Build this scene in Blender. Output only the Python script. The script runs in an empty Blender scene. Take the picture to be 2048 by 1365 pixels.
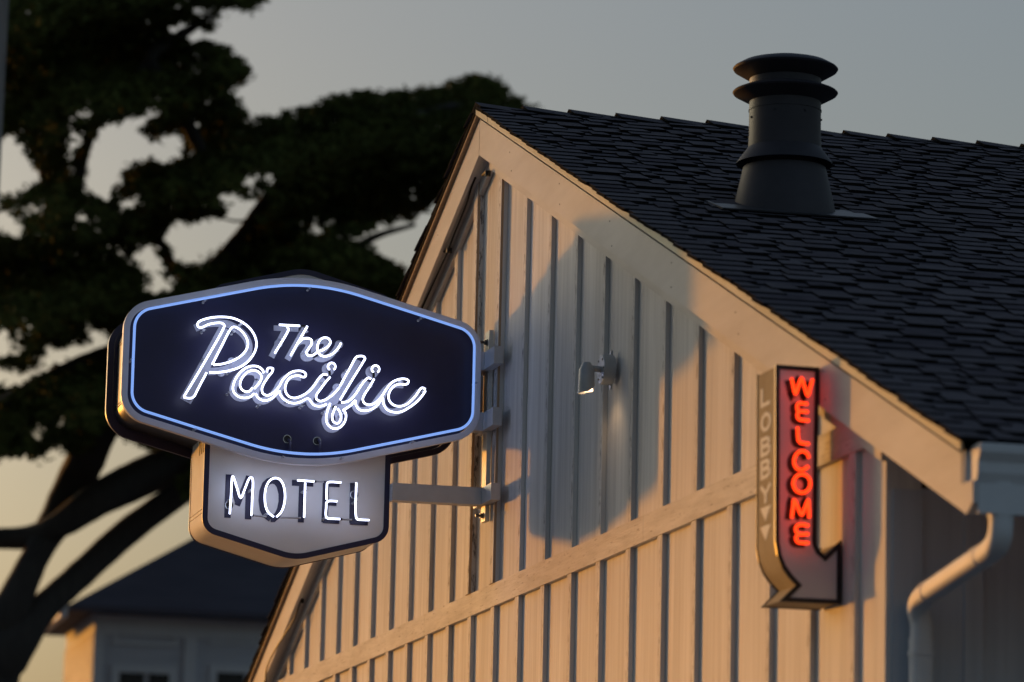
import bpy, math, random
import numpy as np
from mathutils import Vector, Matrix
random.seed(7)
rng = np.random.default_rng(11)
SC = bpy.context.scene
COL = SC.collection
R_ = math.radians

# ------------------------------------------------------------------ camera
CAM = np.array([28.9636, -5.1580, -2.5543])
YAW, PITCH, ROLL, FPX = 0.2296539, 0.1709839, 0.0226322, 8053.04
W0, H0 = 2048.0, 1365.0
_f = np.array([-math.cos(YAW)*math.cos(PITCH), math.sin(YAW)*math.cos(PITCH), math.sin(PITCH)])
_r = np.cross(_f, [0, 0, 1]); _r /= np.linalg.norm(_r); _u = np.cross(_r, _f)
_r2 = math.cos(ROLL)*_r + math.sin(ROLL)*_u
_u2 = -math.sin(ROLL)*_r + math.cos(ROLL)*_u
cd = bpy.data.cameras.new('camera'); cam = bpy.data.objects.new('camera', cd); COL.objects.link(cam)
cam.matrix_world = Matrix(((_r2[0], _u2[0], -_f[0], CAM[0]), (_r2[1], _u2[1], -_f[1], CAM[1]), (_r2[2], _u2[2], -_f[2], CAM[2]), (0, 0, 0, 1)))
cd.sensor_width = 36.0; cd.lens = FPX/W0*36.0
cd.clip_start = 0.5; cd.clip_end = 5000
cd.dof.use_dof = True; cd.dof.focus_distance = 22.55; cd.dof.aperture_fstop = 2.3
SC.camera = cam

def ray(px, py):
    return _r2*((px-W0/2)/FPX) - _u2*((py-H0/2)/FPX) + _f
def onX(px, py, X):
    v = ray(px, py); return CAM + v*((X-CAM[0])/v[0])
def onY(px, py, Y):
    v = ray(px, py); return CAM + v*((Y-CAM[1])/v[1])

# ------------------------------------------------------------------ sky and sun
SUN_EL, SUN_TAN = 1.6, 2.12
hx, hy = -SUN_TAN, -1.0; n_ = math.hypot(hx, hy); hx /= n_; hy /= n_
sun_dir = Vector((hx*math.cos(R_(SUN_EL)), hy*math.cos(R_(SUN_EL)), math.sin(R_(SUN_EL))))
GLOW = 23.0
wd = bpy.data.worlds.new('World'); SC.world = wd; wd.use_nodes = True
nt = wd.node_tree; nt.nodes.clear()
sky = nt.nodes.new('ShaderNodeTexSky'); sky.sky_type = 'NISHITA'; sky.sun_disc = False
sky.sun_elevation = R_(SUN_EL); sky.sun_rotation = math.atan2(hx, hy) % (2*math.pi)
sky.air_density = 1.0; sky.dust_density = 5.0; sky.ozone_density = 1.0
bg = nt.nodes.new('ShaderNodeBackground'); bg.inputs[1].default_value = 0.12
wo = nt.nodes.new('ShaderNodeOutputWorld')
tint = nt.nodes.new('ShaderNodeMix'); tint.data_type = 'RGBA'; tint.blend_type = 'MULTIPLY'; tint.inputs[0].default_value = 1.0
tint.inputs[7].default_value = (1.05, 1.20, 1.48, 1)      # the camera's cool white balance
nt.links.new(sky.outputs[0], tint.inputs[6]); hs = nt.nodes.new('ShaderNodeHueSaturation'); hs.inputs['Saturation'].default_value = .86; nt.links.new(tint.outputs[2], hs.inputs['Color']); 
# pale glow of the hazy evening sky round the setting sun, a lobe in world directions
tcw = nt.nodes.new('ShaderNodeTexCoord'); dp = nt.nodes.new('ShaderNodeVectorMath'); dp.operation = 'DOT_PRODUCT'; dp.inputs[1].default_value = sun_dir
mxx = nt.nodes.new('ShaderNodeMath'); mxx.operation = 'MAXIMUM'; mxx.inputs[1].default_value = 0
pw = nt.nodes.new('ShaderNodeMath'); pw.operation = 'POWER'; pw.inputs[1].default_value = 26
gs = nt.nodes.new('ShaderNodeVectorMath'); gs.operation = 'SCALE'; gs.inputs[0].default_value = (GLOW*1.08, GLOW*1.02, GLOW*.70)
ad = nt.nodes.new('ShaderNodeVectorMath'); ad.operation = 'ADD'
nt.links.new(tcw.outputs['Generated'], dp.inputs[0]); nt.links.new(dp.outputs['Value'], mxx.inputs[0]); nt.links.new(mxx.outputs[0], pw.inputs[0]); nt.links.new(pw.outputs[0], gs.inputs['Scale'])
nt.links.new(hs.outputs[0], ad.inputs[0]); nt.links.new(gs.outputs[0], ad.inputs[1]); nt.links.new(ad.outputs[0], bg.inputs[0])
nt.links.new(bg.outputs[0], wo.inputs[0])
sl = bpy.data.lights.new('sun', 'SUN'); sl.energy = 1.55; sl.angle = R_(1.7); sl.color = (1.0, 0.36, 0.015)
so = bpy.data.objects.new('sun', sl); COL.objects.link(so)
so.rotation_euler = sun_dir.to_track_quat('Z', 'Y').to_euler()
so.location = (-20, -20, 10)
vs = SC.view_settings; vs.view_transform = 'Standard'; vs.look = 'None'; vs.gamma = 1; vs.exposure = 1.0; vs.use_curve_mapping = False
SC.render.engine = 'CYCLES'
SC.cycles.use_denoising = True
SC.cycles.max_bounces = 6

# ------------------------------------------------------------------ materials
def mat(name, base, rough=0.6, metal=0.0, spec=0.5, emit=None, estr=0.0):
    m = bpy.data.materials.new(name); m.use_nodes = True
    b = m.node_tree.nodes['Principled BSDF']
    b.inputs['Base Color'].default_value = (*base, 1); b.inputs['Roughness'].default_value = rough
    b.inputs['Metallic'].default_value = metal; b.inputs['Specular IOR Level'].default_value = spec
    if emit: b.inputs['Emission Color'].default_value = (*emit, 1); b.inputs['Emission Strength'].default_value = estr
    return m
def noisy(name, c1, c2, scale, rough=0.6, metal=0.0, bump=0.0, detail=6, spec=0.5, nrough=0.6, r2=None, bscale=None):
    """two tones of one surface mixed by object-space noise, with matching bump"""
    m = mat(name, c1, rough, metal, spec); N = m.node_tree.nodes; L = m.node_tree.links; b = N['Principled BSDF']
    tc = N.new('ShaderNodeTexCoord'); mp = N.new('ShaderNodeMapping'); mp.inputs['Scale'].default_value = scale
    nz = N.new('ShaderNodeTexNoise'); nz.inputs['Scale'].default_value = 1.0; nz.inputs['Detail'].default_value = detail; nz.inputs['Roughness'].default_value = nrough
    cr = N.new('ShaderNodeValToRGB'); cr.color_ramp.elements[0].position = 0.32; cr.color_ramp.elements[1].position = 0.68
    cr.color_ramp.elements[0].color = (*c1, 1); cr.color_ramp.elements[1].color = (*c2, 1)
    L.new(tc.outputs['Object'], mp.inputs[0]); L.new(mp.outputs[0], nz.inputs['Vector']); L.new(nz.outputs[0], cr.inputs[0]); L.new(cr.outputs[0], b.inputs['Base Color'])
    if r2 is not None:
        mr = N.new('ShaderNodeMapRange'); mr.inputs['To Min'].default_value = rough; mr.inputs['To Max'].default_value = r2
        L.new(nz.outputs[0], mr.inputs[0]); L.new(mr.outputs[0], b.inputs['Roughness'])
    if bump:
        bp = N.new('ShaderNodeBump'); bp.inputs['Strength'].default_value = bump; bp.inputs['Distance'].default_value = 0.01
        nz2 = nz
        if bscale:
            mp2 = N.new('ShaderNodeMapping'); mp2.inputs['Scale'].default_value = bscale
            nz2 = N.new('ShaderNodeTexNoise'); nz2.inputs['Scale'].default_value = 1.0; nz2.inputs['Detail'].default_value = 5
            L.new(tc.outputs['Object'], mp2.inputs[0]); L.new(mp2.outputs[0], nz2.inputs['Vector'])
        L.new(nz2.outputs[0], bp.inputs['Height']); L.new(bp.outputs[0], b.inputs['Normal'])
    return m
def chipped(m, mask_scale, lo, hi, col, edge=None):
    """small chips and specks of worn paint with a shape of their own; edge=(period, from, to) keeps them to the right edge of each batten"""
    N = m.node_tree.nodes; L = m.node_tree.links; b = N['Principled BSDF']
    src = b.inputs['Base Color'].links[0].from_socket
    tc = N.new('ShaderNodeTexCoord'); mp = N.new('ShaderNodeMapping'); mp.inputs['Scale'].default_value = mask_scale
    nz = N.new('ShaderNodeTexNoise'); nz.inputs['Scale'].default_value = 1; nz.inputs['Detail'].default_value = 8; nz.inputs['Roughness'].default_value = 0.75
    L.new(tc.outputs['Object'], mp.inputs[0]); L.new(mp.outputs[0], nz.inputs['Vector'])
    mr = N.new('ShaderNodeMapRange'); mr.inputs['From Min'].default_value = lo; mr.inputs['From Max'].default_value = hi
    L.new(nz.outputs[0], mr.inputs[0]); fac = mr.outputs[0]
    if edge:
        sp = N.new('ShaderNodeSeparateXYZ'); L.new(tc.outputs['Object'], sp.inputs[0])
        md = N.new('ShaderNodeMath'); md.operation = 'FLOORED_MODULO'; md.inputs[1].default_value = edge[0]; L.new(sp.outputs[0], md.inputs[0])
        m2 = N.new('ShaderNodeMapRange'); m2.inputs['From Min'].default_value = edge[1]; m2.inputs['From Max'].default_value = edge[2]; L.new(md.outputs[0], m2.inputs[0])
        mu = N.new('ShaderNodeMath'); mu.operation = 'MULTIPLY'; L.new(fac, mu.inputs[0]); L.new(m2.outputs[0], mu.inputs[1]); fac = mu.outputs[0]
        m3 = N.new('ShaderNodeMapRange'); m3.inputs['From Min'].default_value = edge[0]-.004; m3.inputs['From Max'].default_value = edge[0]-.010; L.new(md.outputs[0], m3.inputs[0])
        mv = N.new('ShaderNodeMath'); mv.operation = 'MULTIPLY'; L.new(fac, mv.inputs[0]); L.new(m3.outputs[0], mv.inputs[1]); fac = mv.outputs[0]
    mx = N.new('ShaderNodeMix'); mx.data_type = 'RGBA'; mx.inputs[7].default_value = (*col, 1)
    L.new(fac, mx.inputs[0]); L.new(src, mx.inputs[6]); L.new(mx.outputs[2], b.inputs['Base Color'])
    return m

def mottled(m, scale, lo):
    """large uneven weathering of the paint"""
    N = m.node_tree.nodes; L = m.node_tree.links; b = N['Principled BSDF']
    src = b.inputs['Base Color'].links[0].from_socket
    tc = N.new('ShaderNodeTexCoord'); mp = N.new('ShaderNodeMapping'); mp.inputs['Scale'].default_value = scale
    nz = N.new('ShaderNodeTexNoise'); nz.inputs['Scale'].default_value = 1; nz.inputs['Detail'].default_value = 4
    cr = N.new('ShaderNodeValToRGB'); cr.color_ramp.elements[0].position = .35; cr.color_ramp.elements[1].position = .65
    cr.color_ramp.elements[0].color = (lo, lo*.99, lo*.98, 1); cr.color_ramp.elements[1].color = (1, 1, 1, 1)
    mx = N.new('ShaderNodeMix'); mx.data_type = 'RGBA'; mx.blend_type = 'MULTIPLY'; mx.inputs[0].default_value = 1
    L.new(tc.outputs['Object'], mp.inputs[0]); L.new(mp.outputs[0], nz.inputs['Vector']); L.new(nz.outputs[0], cr.inputs[0])
    L.new(src, mx.inputs[6]); L.new(cr.outputs[0], mx.inputs[7]); L.new(mx.outputs[2], b.inputs['Base Color'])
    return m
S = 0.6
M = {}
M['siding'] = chipped(noisy('painted_siding', (.64, .635, .63), (.84, .835, .82), (22, 22, .8), .75, bump=.25, spec=.15, r2=.85, bscale=(90, 90, 2.5)), (60, 60, 11), .50, .60, (.13, .12, .12), (S, .53, .575))
M['belt'] = chipped(noisy('weathered_belt_board', (.60, .59, .56), (.78, .77, .74), (3, 30, 30), .8, spec=.15, bump=.28, bscale=(12, 150, 150)), (10, 80, 80), .57, .67, (.26, .24, .22))
M['trim'] = chipped(noisy('painted_trim', (.60, .59, .58), (.68, .67, .66), (1.2, 8, 8), .75, spec=.15, bump=.08), (45, 45, 45), .74, .77, (.2, .18, .17))
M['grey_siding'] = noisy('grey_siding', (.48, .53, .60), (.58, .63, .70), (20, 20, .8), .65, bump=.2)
mottled(M['siding'], (3.1, 3.1, .45), .84); mottled(M['belt'], (1.6, 5, 5), .86); mottled(M['trim'], (.8, 2, 2), .90)
M['soffit'] = noisy('soffit_paint', (.5, .5, .5), (.6, .6, .6), (4, 4, 4), .6)
M['drip'] = noisy('cream_metal_edge', (.56, .54, .42), (.66, .63, .50), (2.5, 2.5, 2.5), .75, bump=.05, spec=.15)
M['shingle'] = noisy('charcoal_shingle', (.078, .072, .082), (.118, .110, .125), (9, 9, 9), .97, spec=.08, bump=.3, bscale=(300, 300, 300))
M['shingle_b'] = noisy('charcoal_shingle_dark', (.058, .053, .065), (.092, .085, .102), (9, 9, 9), .97, spec=.08, bump=.3, bscale=(300, 300, 300))
M['shingle_c'] = noisy('charcoal_shingle_light', (.095, .088, .10), (.135, .126, .142), (9, 9, 9), .97, spec=.08, bump=.3, bscale=(300, 300, 300))
M['butt'] = noisy('asphalt_edge', (.008, .008, .008), (.018, .017, .017), (30, 30, 30), 1.0, spec=.02)
M['vent'] = noisy('charcoal_painted_metal', (.031, .029, .035), (.045, .042, .050), (5, 5, 5), .5, spec=.3, metal=.0, bump=.03)
M['flash'] = noisy('flashing_metal', (.045, .047, .054), (.07, .072, .08), (6, 6, 6), .4, metal=.3)
M['gutter'] = noisy('gutter_paint', (.66, .68, .70), (.74, .76, .78), (4, 4, 4), .62, spec=.14)
M['rawwood'] = noisy('raw_wood', (.40, .28, .18), (.55, .40, .26), (40, 40, 2), .8, bump=.3)
M['steel'] = noisy('grey_painted_steel', (.48, .49, .51), (.56, .57, .59), (8, 8, 8), .45)
M['galv'] = noisy('cream_painted_steel', (.58, .56, .48), (.68, .66, .58), (30, 30, 30), .5, bump=.1)
M['bolt'] = mat('bolt_steel', (.12, .12, .13), .4, .8)
M['signbody'] = noisy('dark_glossy_cabinet', (.03, .028, .03), (.045, .042, .045), (4, 4, 4), .36, metal=.0, spec=.9)
M['navy'] = noisy('navy_enamel', (.012, .012, .050), (.016, .016, .062), (3, 3, 3), .40)
M['rim'] = noisy('light_grey_enamel', (.66, .67, .70), (.72, .73, .76), (3, 3, 3), .5)
M['tabbody'] = noisy('white_cabinet', (.66, .65, .62), (.74, .73, .70), (3, 3, 3), .75, spec=.2)
M['tabface'] = noisy('white_sign_face', (.72, .73, .74), (.78, .79, .80), (2, 2, 2), .6, spec=.2)
M['lettering'] = noisy('grey_letter_paint', (.36, .38, .47), (.43, .455, .55), (8, 8, 8), .5)
M['neon'] = mat('white_neon', (.8, .8, .9), .3, emit=(.66, .72, 1.0), estr=2.1)
M['neonblue'] = mat('blue_neon', (.3, .4, .7), .25, emit=(.22, .42, 1.0), estr=.42)
M['neonred'] = mat('red_neon', (.9, .1, .03), .3, emit=(1.0, .036, .004), estr=1.35)
M['dead'] = mat('blacked_out_glass', (.015, .015, .018), .3)
M['greytube'] = mat('unlit_glass', (.42, .43, .46), .25)
gl = mat('clear_glass_post', (.75, .78, .82), .08, spec=.8); gl.node_tree.nodes['Principled BSDF'].inputs['Transmission Weight'].default_value = .6
M['glass'] = gl
M['hole'] = mat('dark_hole', (.006, .006, .008), .7)
M['grommet'] = mat('grommet_ring', (.45, .48, .50), .25, .7)
M['arrowside'] = noisy('bronze_metal_side', (.36, .31, .22), (.44, .38, .27), (6, 6, 6), .8, spec=.02)
M['arrowface'] = noisy('arrow_face', (.64, .64, .66), (.70, .70, .72), (4, 4, 4), .45)
M['black'] = mat('black_enamel', (.012, .011, .014), .4)
M['cream'] = mat('cream_letter_paint', (.86, .85, .78), .8, spec=.02)
M['lampmetal'] = noisy('grey_lamp_metal', (.36, .38, .40), (.42, .44, .46), (20, 20, 20), .35, metal=.2)
M['bulb'] = mat('lit_bulb', (1, .8, .6), .3, emit=(1.0, .66, .36), estr=2.2)
M['cable'] = mat('black_cable', (.018, .018, .018), .5, spec=.25)
M['bark'] = noisy('cypress_bark', (.030, .026, .023), (.045, .040, .035), (9, 9, 2), .9, bump=.6)
M['leaf'] = noisy('cypress_foliage', (.042, .052, .013), (.088, .104, .026), (.8, .8, .8), .95, spec=.1)
M['pole'] = noisy('grey_weathered_pole', (.20, .19, .18), (.30, .29, .28), (14, 14, 1.2), .85, bump=.4)
M['ground'] = noisy('concrete_ground', (.10, .108, .125), (.14, .15, .17), (2, 2, 2), .9, bump=.2)
M['far_roof'] = noisy('far_dark_shingles', (.07, .07, .10), (.10, .10, .135), (1, 1, 8), .9)
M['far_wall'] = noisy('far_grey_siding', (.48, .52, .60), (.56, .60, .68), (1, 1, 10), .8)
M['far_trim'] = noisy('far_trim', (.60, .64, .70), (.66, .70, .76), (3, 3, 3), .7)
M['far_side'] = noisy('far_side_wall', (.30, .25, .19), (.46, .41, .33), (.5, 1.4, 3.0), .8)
M['window'] = mat('dark_window_glass', (.02, .022, .03), .25, spec=.3)

# ------------------------------------------------------------------ mesh helpers
class MB:
    def __init__(self): self.v = []; self.f = []; self.mi = []
    def add(self, vs_, fs_, mi=0):
        o = len(self.v); self.v += [tuple(map(float, p)) for p in vs_]
        for f in fs_: self.f.append(tuple(o+i for i in f)); self.mi.append(mi)
    def box(self, a, b, mi=0):
        x0, y0, z0 = a; x1, y1, z1 = b
        p = [(x0,y0,z0),(x1,y0,z0),(x1,y1,z0),(x0,y1,z0),(x0,y0,z1),(x1,y0,z1),(x1,y1,z1),(x0,y1,z1)]
        self.add(p, [(0,3,2,1),(4,5,6,7),(0,1,5,4),(1,2,6,5),(2,3,7,6),(3,0,4,7)], mi)
    def prism(self, poly, fn0, fn1, mi=0, cap0=True, cap1=True):
        """poly: 2-D outline; fn0/fn1 place it in space at its two ends"""
        n = len(poly); a = [fn0(p) for p in poly]; b = [fn1(p) for p in poly]
        fs_ = [(i, (i+1) % n, n+(i+1) % n, n+i) for i in range(n)]
        if cap0: fs_.append(tuple(range(n-1, -1, -1)))
        if cap1: fs_.append(tuple(range(n, 2*n)))
        self.add(a+b, fs_, mi)
    def xprism(self, poly, x0, x1, mi=0, **k):      # outline in (Y, Z)
        self.prism(poly, lambda p: (x0, p[0], p[1]), lambda p: (x1, p[0], p[1]), mi, **k)
    def yprism(self, poly, y0, y1, mi=0, **k):      # outline in (X, Z)
        self.prism(poly, lambda p: (p[0], y0, p[1]), lambda p: (p[0], y1, p[1]), mi, **k)
    def ring(self, outer, inner, x0, x1, mi=0):     # a flat frame in the YZ plane with thickness
        n = len(outer)
        P = [(x0, *p) for p in outer]+[(x1, *p) for p in outer]+[(x1, *p) for p in inner]+[(x0, *p) for p in inner]
        fs_ = []
        for i in range(n):
            j = (i+1) % n
            for a in range(4):
                b = (a+1) % 4
                fs_.append((a*n+i, a*n+j, b*n+j, b*n+i))
        self.add(P, fs_, mi)
    def tube(self, pts, r, seg=8, cap=True, mi=0, closed=False):
        pts = [np.array(p, float) for p in pts]; n = len(pts)
        rr = r if hasattr(r, '__len__') else [r]*n
        vs_ = []; T = []
        for i in range(n):
            if closed: d = pts[(i+1) % n]-pts[i-1]
            else: d = pts[min(i+1, n-1)]-pts[max(i-1, 0)]
            T.append(d/(np.linalg.norm(d)+1e-12))
        up = np.array([0, 0, 1.0]) if abs(T[0][2]) < .9 else np.array([1.0, 0, 0])
        u = np.cross(T[0], up); u /= np.linalg.norm(u)
        for i in range(n):
            u = u-T[i]*(u@T[i]); u /= np.linalg.norm(u)+1e-12; w = np.cross(T[i], u)
            for k in range(seg):
                a = 2*math.pi*k/seg; vs_.append(pts[i]+(u*math.cos(a)+w*math.sin(a))*rr[i])
        fs_ = []
        for i in range(n if closed else n-1):
            j = (i+1) % n
            for k in range(seg):
                l = (k+1) % seg; fs_.append((i*seg+k, i*seg+l, j*seg+l, j*seg+k))
        if cap and not closed:
            fs_.append(tuple(range(seg-1, -1, -1))); fs_.append(tuple((n-1)*seg+k for k in range(seg)))
        self.add(vs_, fs_, mi)
    def lathe(self, prof, axis_o, A=(0, 0, 1), seg=48, mi=0):
        A = np.array(A, float); A /= np.linalg.norm(A)
        u = np.cross(A, [0, 0, 1.0] if abs(A[2]) < .9 else [1.0, 0, 0]); u /= np.linalg.norm(u); w = np.cross(A, u)
        o = np.array(axis_o, float); vs_ = []
        for r, h in prof:
            for k in range(seg):
                a = 2*math.pi*k/seg; vs_.append(o+A*h+(u*math.cos(a)+w*math.sin(a))*r)
        fs_ = [(i*seg+k, i*seg+(k+1) % seg, (i+1)*seg+(k+1) % seg, (i+1)*seg+k) for i in range(len(prof)-1) for k in range(seg)]
        fs_.append(tuple(range(seg-1, -1, -1))); fs_.append(tuple((len(prof)-1)*seg+k for k in range(seg)))
        self.add(vs_, fs_, mi)
    def ribbon(self, pts, w, x0, x1, mi=0):
        """a flat stroke in the YZ plane; pts = [(Y,Z)...]"""
        p = [np.array(q, float) for q in pts]; n = len(p); L_ = []; Rr = []
        for i in range(n):
            a = p[i]-p[i-1] if i else None; b = p[i+1]-p[i] if i < n-1 else None
            if a is None: a = b
            if b is None: b = a
            a = a/np.linalg.norm(a); b = b/np.linalg.norm(b); t = a+b
            t = t/np.linalg.norm(t) if np.linalg.norm(t) > 1e-6 else a
            nn = np.array([-t[1], t[0]]); c = max(.45, nn@np.array([-a[1], a[0]]))
            L_.append(p[i]+nn*w/2/c); Rr.append(p[i]-nn*w/2/c)
        for i in range(n-1):
            q = [L_[i], Rr[i], Rr[i+1], L_[i+1]]
            self.xprism([tuple(z) for z in q], x0, x1, mi)
    def build(self, name, mats, parent=None, smooth=None, weld=False):
        me = bpy.data.meshes.new(name); me.from_pydata(self.v, [], self.f); me.update()
        if not isinstance(mats, (list, tuple)): mats = [mats]
        for m in mats: me.materials.append(m)
        if len(mats) > 1: me.polygons.foreach_set('material_index', self.mi)
        import bmesh
        bm = bmesh.new(); bm.from_mesh(me)
        if weld: bmesh.ops.remove_doubles(bm, verts=bm.verts, dist=1e-5)
        bmesh.ops.recalc_face_normals(bm, faces=bm.faces); bm.to_mesh(me); bm.free()
        if smooth:
            me.polygons.foreach_set('use_smooth', [True]*len(me.polygons))
            me.set_sharp_from_angle(angle=R_(smooth))
        o = bpy.data.objects.new(name, me); COL.objects.link(o)
        if parent: o.parent = parent
        return o

def thing(name, label, cat, loc=(0, 0, 0), group=None):
    """parts are given in world coordinates; the Empty stands at the thing's base"""
    o = bpy.data.objects.new(name, None); COL.objects.link(o); o.location = loc; o.empty_display_size = .2
    o['label'] = label; o['category'] = cat
    if group: o['group'] = group
    return o
def put(o, parent, label=None):
    """parent o keeping the world coordinates its mesh was written in"""
    o.parent = parent
    l = parent; off = Vector((0, 0, 0))
    while l is not None: off += l.location; l = l.parent
    o.location = -off
    if label: o['label'] = label
    return o
def smooth_line(p, k=6, closed=False):
    """Catmull-Rom through the points"""
    p = [np.array(q, float) for q in p]; n = len(p); out = []
    if n < 3 and not closed: return p
    rngi = range(n) if closed else range(n-1)
    for i in rngi:
        p0 = p[i-1] if (i or closed) else 2*p[0]-p[1]; p1 = p[i]; p2 = p[(i+1) % n]
        p3 = p[(i+2) % n] if (closed or i+2 < n) else 2*p[-1]-p[-2]
        d = [max(1e-6, np.linalg.norm(b-a))**.5 for a, b in ((p0, p1), (p1, p2), (p2, p3))]
        t0 = 0; t1 = d[0]; t2 = t1+d[1]; t3 = t2+d[2]
        for s in range(k):
            t = t1+(t2-t1)*s/k
            a1 = (t1-t)/(t1-t0)*p0+(t-t0)/(t1-t0)*p1; a2 = (t2-t)/(t2-t1)*p1+(t-t1)/(t2-t1)*p2; a3 = (t3-t)/(t3-t2)*p2+(t-t2)/(t3-t2)*p3
            b1 = (t2-t)/(t2-t0)*a1+(t-t0)/(t2-t0)*a2; b2 = (t3-t)/(t3-t1)*a2+(t-t1)/(t3-t1)*a3
            out.append((t2-t)/(t2-t1)*b1+(t-t1)/(t2-t1)*b2)
    if not closed: out.append(p[-1])
    return out
def fillet(poly, rad, k=8):
    out = []; n = len(poly)
    for i in range(n):
        r = rad[i] if hasattr(rad, '__len__') else rad
        P = np.array(poly[i], float); A = np.array(poly[i-1], float)-P; B = np.array(poly[(i+1) % n], float)-P
        if r <= 0: out.append(tuple(P)); continue
        a = A/np.linalg.norm(A); b = B/np.linalg.norm(B); ang = math.acos(max(-1, min(1, a@b)))
        t = r/math.tan(ang/2); bis = (a+b)/np.linalg.norm(a+b); C = P+bis*(r/math.sin(ang/2))
        s0 = P+a*t-C; s1 = P+b*t-C; tot = math.pi-ang
        for j in range(k+1):
            u = j/k; q = (math.sin((1-u)*tot)*s0+math.sin(u*tot)*s1)/math.sin(tot); out.append(tuple(C+q))
    return out
def inset(poly, d):
    """polygon moved inwards by d"""
    n = len(poly); P = [np.array(q, float) for q in poly]
    area = sum(P[i-1][0]*P[i][1]-P[i][0]*P[i-1][1] for i in range(n)); s = 1 if area > 0 else -1
    out = []
    for i in range(n):
        a = P[i]-P[i-1]; b = P[(i+1) % n]-P[i]; a /= np.linalg.norm(a); b /= np.linalg.norm(b)
        na = s*np.array([-a[1], a[0]]); nb = s*np.array([-b[1], b[0]]); m_ = na+nb; m_ /= np.linalg.norm(m_)
        out.append(tuple(P[i]+m_*d/max(.3, m_@na)))
    return out

GZ = -4.154
# ------------------------------------------------------------------ ground
g = MB(); g.box((-600, -600, GZ-1), (600, 600, GZ)); gr = g.build('ground', M['ground']); gr['kind'] = 'structure'

# ------------------------------------------------------------------ motel building
XA, MS = 6.30, 0.37153           # apex line and roof slope
ZR = 2.884                       # ridge height
XL, XRW = -1.0, 13.60            # wall corners
YB = 9.0                         # back of the building
house = thing('motel_building', 'white board and batten gable building with dark shingle roof', 'building', (XA, 0, GZ))
def zf(X, top): return top-MS*abs(X-XA)
w = MB()
# boards behind the battens
for a, b in ((XL, XA), (XA, XRW)):
    w.yprism([(a, GZ), (b, GZ), (b, zf(b, 2.66)), (a, zf(a, 2.66))], .025, .15)
studX = {10: 5.989, 11: 6.615}
for k in range(-1, 23):
    xr = studX.get(k, k*S)
    a, b = xr-.088, xr
    if b < XL: continue
    w.yprism([(a, -.01), (b, -.01), (b, zf(b, 2.62)), (a, zf(a, 2.62))], 0, .024)
    a, b = k*S-.088, k*S
    w.box((a, 0, GZ), (b, .024, -.128))
w.box((13.47, -.002, GZ), (XRW+.004, .024, zf(13.5, 2.6)))
wall = put(w.build('wall', M['siding']), house, 'white vertical boards with thin battens')
w = MB()
for a, b in ((XL, 4.716), (4.722, 6.02), (6.025, 9.86), (9.865, 13.47)):
    w.box((a, -.006, -.1325), (b, .024, 0))
put(w.build('belt_board', M['belt']), house)
# two thicker studs that carry the sign bracket
for k, xr in studX.items():
    w = MB(); w.box((xr-.10, -.014, -.0), (xr, -.0005, zf(xr, 2.60)), 0); w.box((xr-.101, -.0165, -.0), (xr+.0005, -.0140, zf(xr, 2.60)), 1)
    put(w.build('mounting_stud', [M['rawwood'], M['siding']]), house)
# frieze boards, soffits, fascias, drip edges
def para(x0, x1, z0t, z1t):
    return [(x0, zf(x0, z0t)), (x1, zf(x1, z0t)), (x1, zf(x1, z1t)), (x0, zf(x0, z1t))]
for s_, xe, nm in ((-1, XL-1.1, 'l'), (1, 13.60, 'r')):
    w = MB(); w.yprism(para(XA+s_*.001, xe, 2.485 if s_ > 0 else 2.505, 2.60), -.022 if s_ > 0 else -.008, .02); put(w.build('frieze_board', M['trim']), house)
    w = MB(); w.yprism(para(XA+s_*.001, xe, 2.585, 2.60), -.061, .022); put(w.build('soffit', M['soffit']), house)
w = MB()
w.yprism([(XA+.002, 2.78), (14.736, zf(14.736, 2.78)), (14.736, -.47), (14.86, -.47), (14.86, -.555), (14.79, -.590), (XA+.002, 2.563)], -.084, -.062)
put(w.build('fascia_board', M['trim']), house)
w = MB()
w.yprism([(XA-.002, 2.563), (-2.2, zf(-2.2, 2.563)), (-2.2, zf(-2.2, 2.78)), (XA-.002, 2.78)], -.085, -.062)
put(w.build('fascia_board', M['trim']), house)
w = MB()
for a, b in ((XA+.002, 6.62), (6.632, 9.9), (9.905, 12.1), (12.105, 14.80)):
    w.yprism(para(a, b, 2.806, 2.852), -.112, -.107)
w.yprism(para(XA+.002, 14.80, 2.812, 2.850), -.106, -.05)
put(w.build('drip_edge', M['drip']), house)
w = MB(); w.yprism(para(XA-.002, -2.25, 2.792, 2.81), -.110, -.05); put(w.build('drip_edge', M['rawwood']), house)
# side wall
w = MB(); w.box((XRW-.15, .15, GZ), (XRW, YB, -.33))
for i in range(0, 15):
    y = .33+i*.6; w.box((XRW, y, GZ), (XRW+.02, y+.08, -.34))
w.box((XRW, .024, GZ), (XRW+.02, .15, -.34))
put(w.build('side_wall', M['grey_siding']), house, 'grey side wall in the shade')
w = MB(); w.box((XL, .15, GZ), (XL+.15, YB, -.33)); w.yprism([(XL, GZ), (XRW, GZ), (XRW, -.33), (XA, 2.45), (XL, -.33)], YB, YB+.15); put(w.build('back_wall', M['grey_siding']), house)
w = MB(); w.yprism(para(XRW, 14.76, ZR-.080, ZR-.095), -.06, YB); put(w.build('soffit', M['soffit']), house, 'sloped soffit under the right eave')
w = MB(); w.box((14.838, -.0605, -.592), (14.858, YB, -.478)); put(w.build('eave_board', M['gutter']), house)
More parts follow.
